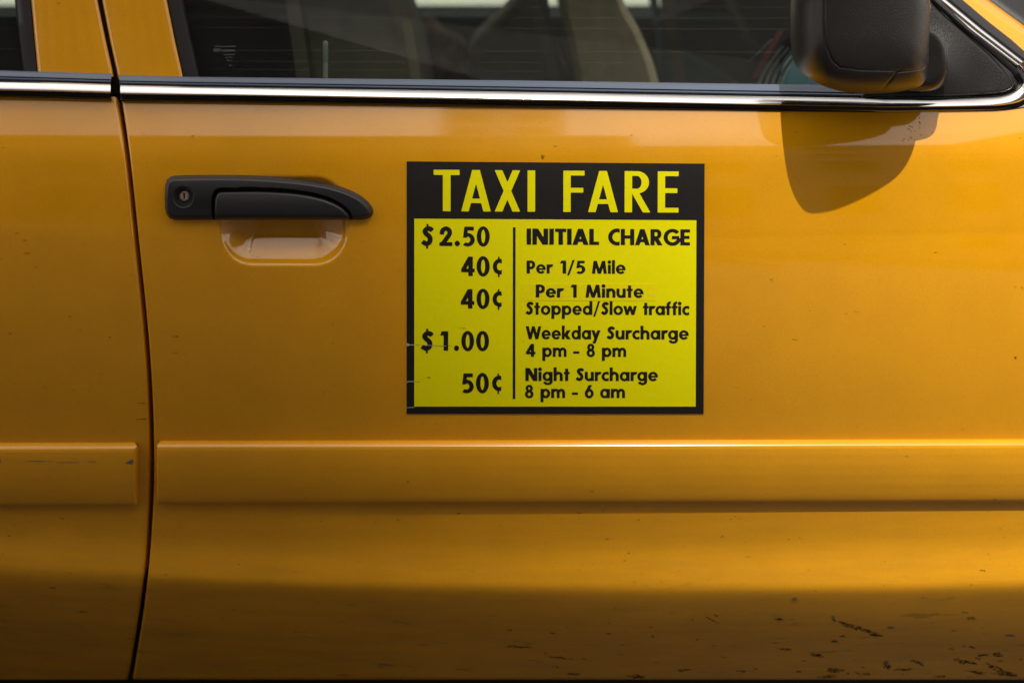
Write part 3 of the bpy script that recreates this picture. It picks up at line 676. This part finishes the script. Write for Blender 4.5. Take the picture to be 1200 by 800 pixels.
G = {
 'I': (W, [R_(0,0,W,1)]),
 'N': (.86, [R_(0,0,W,1), R_(.86-W,0,.86,1), Pa(.56,0,0,1,.30)]),
 'T': (.61, [R_(0,1-T,.61,1), R_(.305-W/2,0,.305+W/2,1)]),
 'A': (.88, [Pa(0,0,.31,1,.26), Pa(.62,0,.31,1,.26), R_(.2,.19,.68,.36)]),
 'L': (.53, [R_(0,0,W,1), R_(0,0,.53,T)]),
 'C': (.68, [Arc(.54,.5,.54,.53,40,320,.24,.21)], .68),
 'H': (.80, [R_(0,0,W,1), R_(.80-W,0,.80,1), R_(.1,.41,.7,.60)]),
 'R': (.71, [R_(0,0,W,1), R_(.1,1-.17,.38,1), R_(.1,.39,.38,.56), Arc(.37,.695,.28,.305,-90,90,.22,.17), Pa(.43,0,.17,.46,.28)]),
 'G': (.93, [Arc(.53,.5,.53,.53,42,352,.23,.2), R_(.50,.39,.93,.57)]),
 'E': (.57, [R_(0,0,W,1), R_(0,1-.18,.57,1), R_(0,.41,.54,.59), R_(0,0,.57,.18)]),
 'P': (.64, [R_(0,0,W,1), R_(.1,1-.18,.34,1), R_(.1,.34,.34,.52), Arc(.33,.67,.31,.33,-90,90,.22,.18)]),
 'M': (1.10, [Pa(0,0,.12,1,.22), Pa(.88,0,.76,1,.22), Pa(.44,0,.13,1,.22), Pa(.44,0,.75,1,.22)]),
 'W': (1.20, [Pa(.23,0,0,1,.22), Pa(.23,0,.49,1,.20), Pa(.75,0,.49,1,.20), Pa(.75,0,.98,1,.22)]),
 'S': (.58, [Stroke(_S,.215)]),
 '$': (.62, [Stroke([(x,y*1.0) for x,y in _S],.225), R_(.265,.9,.345,1.13), R_(.245,-.14,.325,.1)]),
 '0': (.66, [Ring(.33,.5,.33,.525,.215,.155)]),
 '1': (.41, [R_(.19,0,.41,1), [[(0,.80),(.09,1),(.3,1),(.3,.80)]]]),
 '2': (.66, [Stroke([(.115,.60),(.155,.80),(.33,.905),(.50,.81),(.53,.66),(.44,.49),(.13,.06)],.215), R_(0,0,.66,.18)]),
 '4': (.70, [R_(.38,0,.60,1), R_(0,.20,.70,.37), [[(0,.20),(0,.35),(.37,1),(.6,1),(.24,.36),(.3,.2)]]]),
 '5': (.65, [R_(.13,.82,.60,1), Pa(.05,.44,.12,1,.19), Arc(.28,.325,.37,.345,-128,118,.215,.17)]),
 '6': (.70, [Ring(.35,.345,.35,.365,.21,.175), Pa(.02,.44,.30,1,.26)]),
 '8': (.64, [Ring(.32,.75,.27,.27,.19,.15), Ring(.32,.29,.32,.31,.20,.165)]),
 'c$': (.48, [Arc(.38,.49,.38,.40,42,318,.215,.19), R_(.29,.80,.36,1.0), R_(.29,-.06,.36,.18)], .48),
 '.': (.27, [Disc(.135,.125,.135)]),
 'a': (.72, [Ring(.34,.35,.34,.365,.20,.17), R_(.51,0,.72,.70)]),
 'c': (.52, [Arc(.36,.35,.36,.365,40,320,.20,.18)], .52),
 'd': (.72, [Ring(.34,.35,.34,.365,.20,.17), R_(.51,0,.72,1.06)]),
 'e': (.71, [Arc(.355,.35,.355,.365,0,322,.20,.16), R_(.08,.28,.70,.40)]),
 'f': (.45, [R_(.1,0,.31,.80), Arc(.36,.79,.26,.27,75,182,.21,.18), R_(0,.54,.43,.69)]),
 'g': (.72, [Ring(.34,.35,.34,.365,.20,.17), R_(.51,-.08,.72,.70), Arc(.38,-.05,.34,.27,190,362,.20,.16)]),
 'h': (.66, [R_(0,0,.21,1.06), Arc(.345,.40,.315,.315,0,160,.21,.19), R_(.45,0,.66,.41)]),
 'i': (.23, [R_(.01,0,.22,.70), Disc(.115,.91,.135)]),
 'k': (.68, [R_(0,0,.21,1.06), Pa(.13,.26,.40,.70,.27), Pa(.40,0,.12,.42,.28)]),
 'l': (.21, [R_(0,0,.21,1.06)]),
 'm': (1.04, [R_(0,0,.21,.70), Arc(.34,.42,.29,.295,0,160,.20,.18), R_(.43,0,.63,.43), Arc(.76,.42,.28,.295,0,160,.20,.18), R_(.84,0,1.04,.43)]),
 'n': (.66, [R_(0,0,.21,.70), Arc(.345,.40,.315,.315,0,160,.21,.19), R_(.45,0,.66,.41)]),
 'o': (.72, [Ring(.36,.35,.36,.365,.20,.17)]),
 'p': (.72, [R_(0,-.32,.21,.70), Ring(.38,.35,.34,.365,.20,.17)]),
 'r': (.46, [R_(0,0,.21,.70), Arc(.345,.40,.315,.315,62,165,.21,.20)]),
 't': (.42, [R_(.10,0,.31,.95), R_(0,.54,.42,.69)]),
 'u': (.66, [R_(.45,0,.66,.70), R_(0,.28,.21,.70), Arc(.32,.30,.32,.315,180,350,.21,.18)]),
 'w': (1.02, [Pa(.19,0,0,.70,.21), Pa(.19,0,.41,.70,.19), Pa(.62,0,.41,.70,.19), Pa(.62,0,.81,.70,.21)]),
 'y': (.70, [Pa(.24,.04,0,.70,.23), Pa(.09,-.32,.47,.70,.23)]),
 '/': (.50, [Pa(0,-.14,.37,1.06,.13)]),
 '-': (.34, [R_(0,.25,.34,.42)]),
 # condensed capitals of the heading
 'tT': (.62, [R_(0,.875,.62,1), R_(.22,0,.405,1)]),
 'tA': (.715, [Pa(0,0,.265,1,.18), Pa(.535,0,.27,1,.18), R_(.18,.20,.54,.31)]),
 'tX': (.62, [Pa(0,0,.435,1,.185), Pa(.435,0,0,1,.185)]),
 'tI': (.18, [R_(0,0,.18,1)]),
 'tF': (.52, [R_(0,0,.18,1), R_(0,.885,.52,1), R_(0,.47,.49,.585)]),
 'tR': (.62, [R_(0,0,.18,1), R_(.1,.885,.31,1), R_(.1,.46,.31,.575), Arc(.30,.73,.285,.27,-90,90,.18,.115), Pa(.44,0,.155,.50,.18)]),
 'tE': (.51, [R_(0,0,.18,1), R_(0,.885,.51,1), R_(0,.475,.48,.59), R_(0,0,.51,.115)]),
}
_gc = {}
def glyph(ch, step):
    if (ch, step) in _gc: return _gc[(ch, step)]
    g = G[ch]; xs = np.arange(-.06, g[0]+.12, step); ys = np.arange(-.36, 1.16, step); X, Y = np.meshgrid(xs, ys)
    d = np.full(X.shape, 1e9)
    for lp in g[1]: d = np.minimum(d, sdf_loops(X, Y, lp))
    if len(g) > 2: d = np.maximum(d, X-g[2])
    if ch[0] != 't' or ch == 't': d = d-.009
    d = np.where(np.abs(d) < 1e-6, 1e-6, d)
    _gc[(ch, step)] = march(xs, ys, d, merge=True); return _gc[(ch, step)]
SPC = {('r','.'):.0}
def word(chars, x0, x1, base, cap, step=.026, sp=.085, xs=None):
    """glyph vertices in photo space, fitted between x0 and x1"""
    wd = [G[c][0] for c in chars]
    gaps = [sp]*(len(chars)-1)
    for i in range(len(chars)-1):
        pr = chars[i]+chars[i+1]
        if pr in ('fi','ff','ra','af','tr','rc','rg','ay','ow','We','Lo','ka','ye'): gaps[i] = sp*.45
        if pr in ('TI','IA','AL','HA','AR'): gaps[i] = sp*.7
    tot = sum(wd)+sum(gaps); s = (x1-x0)/tot; V = []; F = []; b = 0; x = 0
    for i, c in enumerate(chars):
        v, f = glyph(c, step)
        px = x0+(x+v[:,0])*s if xs is None else xs[i][0]+v[:,0]*(xs[i][1]-xs[i][0])/G[c][0]
        V.append(np.stack([px, base-v[:,1]*cap], 1))
        F += [tuple(q+b for q in t) for t in f]; b += len(v)
        x += wd[i]+(gaps[i] if i < len(gaps) else 0)
    return np.concatenate(V), F
def lettering(words, m, h, label):
    V = []; F = []; b = 0
    for v, f in words: V.append(v); F += [tuple(q+b for q in t) for t in f]; b += len(v)
    V = np.concatenate(V); a, c = tiltmap(V[:,0], V[:,1])
    o = mesh_obj('lettering', on_sign(a, c, np.full(len(a), h)), F, m, sign, smooth=False); o['label'] = label
hB = .00140
tx = [('tT',508.3,538.6),('tA',540.6,575.2),('tX',579.8,609.6),('tI',618.3,627.2),('tF',660.2,685),('tA',689.2,724.2),('tR',732,762.2),('tE',770.8,795.2)]
lettering([word([c for c,_,_ in tx], 0, 1, 247.2, 48.4, .0105, xs=[(a,b) for _,a,b in tx])], 'yellow_print', .00125, 'heading TAXI FARE in yellow capitals')
def nums(L_, base, cap=22.3): return word([c for c,_,_ in L_], 0, 1, base, cap, .022, xs=[(a,b) for _,a,b in L_])
lettering([nums([('$',493.8,508.6),('2',515.2,530),('.',533,538.8),('5',541.8,556.2),('0',559,573.8)], 287.6)], 'black_print', hB, 'price $2.50')
lettering([nums([('4',540.8,556.2),('0',558.8,573.8),('c$',577.8,588)], 322.6)], 'black_print', hB, 'price 40¢ beside Per 1/5 Mile')
lettering([nums([('4',540.4,555.8),('0',558.8,573.6),('c$',577.6,587.8)], 360.6)], 'black_print', hB, 'price 40¢ beside Per 1 Minute')
lettering([nums([('$',493.4,508.4),('1',516,525.2),('.',532.4,538),('0',541,555.6),('0',558.4,573.2)], 410)], 'black_print', hB, 'price $1.00')
lettering([nums([('5',541,555.2),('0',558.2,573),('c$',577.2,587.6)], 459.2)], 'black_print', hB, 'price 50¢')
c = 14.9
lettering([word('INITIAL',617.4,702,285.6,18.6), word('CHARGE',713,808.6,285.6,18.6)], 'black_print', hB, 'INITIAL CHARGE')
lettering([word('Per',617.4,648,319.4,c), word('1/5',656.5,686,319.4,c), word('Mile',694,733.2,319.4,c)], 'black_print', hB, 'Per 1/5 Mile')
lettering([word('Per',628.2,660.6,347.4,c), word('1',669,675.9,347.4,c), word('Minute',686.6,754.4,347.4,c)], 'black_print', .00165, 'Per 1 Minute')
lettering([word('Stopped/Slow',616.3,746.6,367.7,c), word('traffic',754,808,367.7,c)], 'black_print', hB, 'Stopped/Slow traffic')
lettering([word('Weekday',616.6,704,396.4,c), word('Surcharge',711.4,807.6,396.4,c)], 'black_print', hB, 'Weekday Surcharge')
lettering([word('4',616.8,627.6,417,c), word('pm',636,664.2,417,c), word('-',672.4,679.2,417,c), word('8',688,697.6,417,c), word('pm',706,734.2,417,c)], 'black_print', hB, '4 pm - 8 pm')
lettering([word('Night',616.2,668,445.3,c), word('Surcharge',675.4,771.6,445.3,c)], 'black_print', hB, 'Night Surcharge')
lettering([word('8',615.8,625.5,465.3,c), word('pm',634,662.6,465.3,c), word('-',671,677.6,465.3,c), word('6',686,696.2,465.3,c), word('am',704,733,465.3,c)], 'black_print', hB, '8 pm - 6 am')
# tears and scratches in the decal
def sliver(pts): 
    a = np.array(pts, float); return a
def slivers(name, L_, m, h):
    for p in L_:
        a = np.array(p, float); mesh_obj(name, on_sign(a[:,0], a[:,1], np.full(len(a), h)), [tuple(range(len(a)))], m, sign, smooth=False)
slivers('tear', [[(476.4,401),(480.5,403),(485.8,402.9),(485.8,404.2),(480.5,404.2),(476.4,405.6)],[(476.4,446.4),(480,445.8),(485.6,446),(485.6,446.9),(480,446.8),(476.4,448)],[(476.5,476.4),(485.4,476.2),(485.4,477),(476.5,477.2)]], 'scratch', .00122)
slivers('scratch', [[(494,403.2),(508,403.9),(508,404.5),(494,403.9)],[(513,404.3),(523.5,404.5),(523.5,405),(513,404.9)]], 'scratch', .00155)
slivers('scratch', [[(486,402.9),(494,403.2),(494,403.8),(486,403.5)],[(508,403.9),(530,404.6),(530,405),(508,404.5)],[(536,383.6),(545,383.5),(547,384.8),(541,384.2)],[(486,446.2),(492,446.6),(492,447),(486,446.8)],[(500,441),(505,441.2),(504,442.4),(500,442)],[(612.8,399),(614.2,399.4),(613.8,400.6)]], 'scuff', .00152)

# ------------------------------------------------------------------ inside the car
def q(px, py, y):
    k = (D+y)/D; return ((px-600)/1000*k, y, H+(1.08-py/1000-H)*k)
def prism(name, poly, y0, y1, m, parent, r=.02):
    """solid whose outline is given in photo positions at the depth y0; rounded edge"""
    A = np.array([q(a, b, y0) for a, b in poly]); c = A.mean(0); n = len(A); rows = []
    for dy_, s in ((r,.0),(0.0,.0)) if False else ((0,1-2*r/.3),(r*.3,1-r*.6/.3),(r,1),(y1-y0-r,1),(y1-y0,1-2*r/.3)):
        B = A.copy(); B[:,0] = c[0]+(A[:,0]-c[0])*s; B[:,2] = c[2]+(A[:,2]-c[2])*s; B[:,1] = y0+dy_; rows.append(B)
    F = grid_faces(5, n, wrap=True); F += [tuple(range(n)), tuple(range(4*n, 5*n))[::-1]]
    return mesh_obj(name, np.concatenate(rows), F, m, parent, sharp=50)
def sm(p, n=5): return [tuple(v) for v in spline(p, n, closed=True)]
# seat backs, leaning rearwards
seatp = prism('front_seat', sm([(655,-180),(650,-60),(654,0),(668,60),(690,200),(700,330),(800,330),(790,200),(772,95),(752,40),(727,-10),(700,-120),(690,-190)]), .62, 1.05, 'tan', taxi, .03)
seatp['label'] = 'tan seat back behind the window'
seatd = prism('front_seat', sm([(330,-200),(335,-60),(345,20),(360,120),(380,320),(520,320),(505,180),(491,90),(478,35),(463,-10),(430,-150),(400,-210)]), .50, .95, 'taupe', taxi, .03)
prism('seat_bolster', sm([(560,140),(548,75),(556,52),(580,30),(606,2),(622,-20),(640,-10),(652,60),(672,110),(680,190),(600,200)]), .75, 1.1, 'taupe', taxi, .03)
def band(name, a, b, wpx, y, m, parent, bow=0):
    """seat belt webbing, hanging between two photo positions at a depth"""
    n = 14; V = []
    for j in range(n):
        t = j/(n-1); px = a[0]+(b[0]-a[0])*t+bow*math.sin(math.pi*t); py = a[1]+(b[1]-a[1])*t
        for s, dy_ in ((-.5,0),(.5,.006),(.5,.008),(-.5,.002)): V.append(q(px+wpx*s, py, y+dy_+.02*t))
    F = grid_faces(n, 4, wrap=True)+[(0,1,2,3), tuple(range((n-1)*4, n*4))[::-1]]
    return mesh_obj(name, V, F, m, parent, smooth=False)
band('seat_belt', (605,-60), (662,140), 13, .66, 'belt', taxi, 3)
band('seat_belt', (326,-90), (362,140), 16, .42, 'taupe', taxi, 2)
band('seat_belt', (766,-60), (800,120), 16, 1.12, 'belt', taxi, 4)
band('seat_belt', (455,-60), (493,140), 11, .47, 'belt', taxi, 5)
# red patterned cloth heaped between the seats
def heap():
    n, m_ = 26, 40; V = []
    for i in range(n):
        for j in range(m_):
            u, v = i/(n-1), j/(m_-1); px = 440+v*130; top = 6+46*v+8*math.sin(v*9)+4*math.sin(v*23)
            py = top+u*(150-top)
            y = 1.15-.14*math.sin(math.pi*v)*u**.6+.018*math.sin(v*26+u*7)+.012*math.sin(u*21+v*5)
            V.append(q(px, py, y))
    return V, grid_faces(n, m_)
mesh_obj('patterned_cloth', *heap(), 'cloth', taxi)
# far door: inner panel, sill, glass and the dark inner trim
FY = 1.52
box('far_door', -2.2, 1.3, FY, FY+.08, .30, .981, 'interior', taxi, .02)
box('far_sill', -2.2, 1.3, FY-.03, FY-.002, .959, .972, 'teal', taxi, .01)
mesh_obj('far_window', [(-2.2,FY+.04,.982),(1.3,FY+.04,.982),(.9,FY-.06,1.4),(-2.0,FY-.06,1.4)], [(0,1,2,3)], 'glass_far', taxi, smooth=False)
box('far_pillar', -.78, -.30, FY-.04, FY+.05, .984, 1.42, 'interior', taxi, .01)
box('far_pillar', .28, 1.3, FY-.04, FY+.05, .984, 1.42, 'interior', taxi, .01)
box('roof_panel', -2.2, .75, .20, FY-.02, 1.405, 1.44, 'paint', taxi, .012)
box('floor_pan', -2.2, 1.9, .30, FY, .20, .24, 'interior', taxi, .01)
box('rear_partition', -1.0, -.96, .10, FY-.04, .26, 1.40, 'interior', taxi, .01)
box('dashboard', .62, 1.35, .12, FY-.04, .45, .93, 'interior', taxi, .05)
# steering column and pedals area as seen over the door top
tube('steering_wheel', [(.42+.0*math.cos(a)+.10*math.sin(a)*.35, 1.16+.185*math.cos(a), .93+.185*math.sin(a)) for a in np.linspace(0,2*math.pi,40)], .014, 'interior', taxi)
prism('dash_trim', sm([(770,-30),(772,10),(800,60),(860,95),(850,110),(780,110),(772,40),(762,0)]), 1.25, 1.32, 'teal', taxi, .01)
prism('dash_pad', [(845,-60),(860,0),(893,62),(925,62),(960,40),(990,-60)], .9, 1.2, 'interior', taxi, .01)
band('red_folder', (915,36), (884,92), 7, .40, 'red', taxi)
band('folder_edge', (905,46), (878,72), 3.5, .42, 'paper', taxi)
for k in range(7):
    band('paper_sheet', (918+k*6, 54+k*2), (886+k*8, 118), 4.6, .36+.006*k, 'paper', taxi, -7)
prism('dash_vent', [(930,74),(960,60),(985,60),(1000,115),(915,115)], .38, .48, 'teal', taxi, .01)
# lock pin standing behind the glass
def lathe(name, c, prof, m, parent, seg=20):
    V = []; 
    for r, z in prof:
        for k in range(seg): a = 2*math.pi*k/seg; V.append((c[0]+r*math.cos(a), c[1]+r*math.sin(a), c[2]+z))
    return mesh_obj(name, V, grid_faces(len(prof), seg, wrap=True)+[tuple(range(seg)), tuple(range((len(prof)-1)*seg, len(prof)*seg))[::-1]], m, parent)
lp = q(381.3, 92, .115)
lathe('lock_pin', lp, [(.0030,-.02),(.0030,.018),(.0026,.020),(.0034,.022),(.0034,.040),(.0032,.043),(.0020,.0455),(.0005,.046)], 'clear', fd)
# inner door top ledge behind the glass
box('door_ledge', -.36, .56, .095, .155, .90, .958, 'interior', fd, .01)
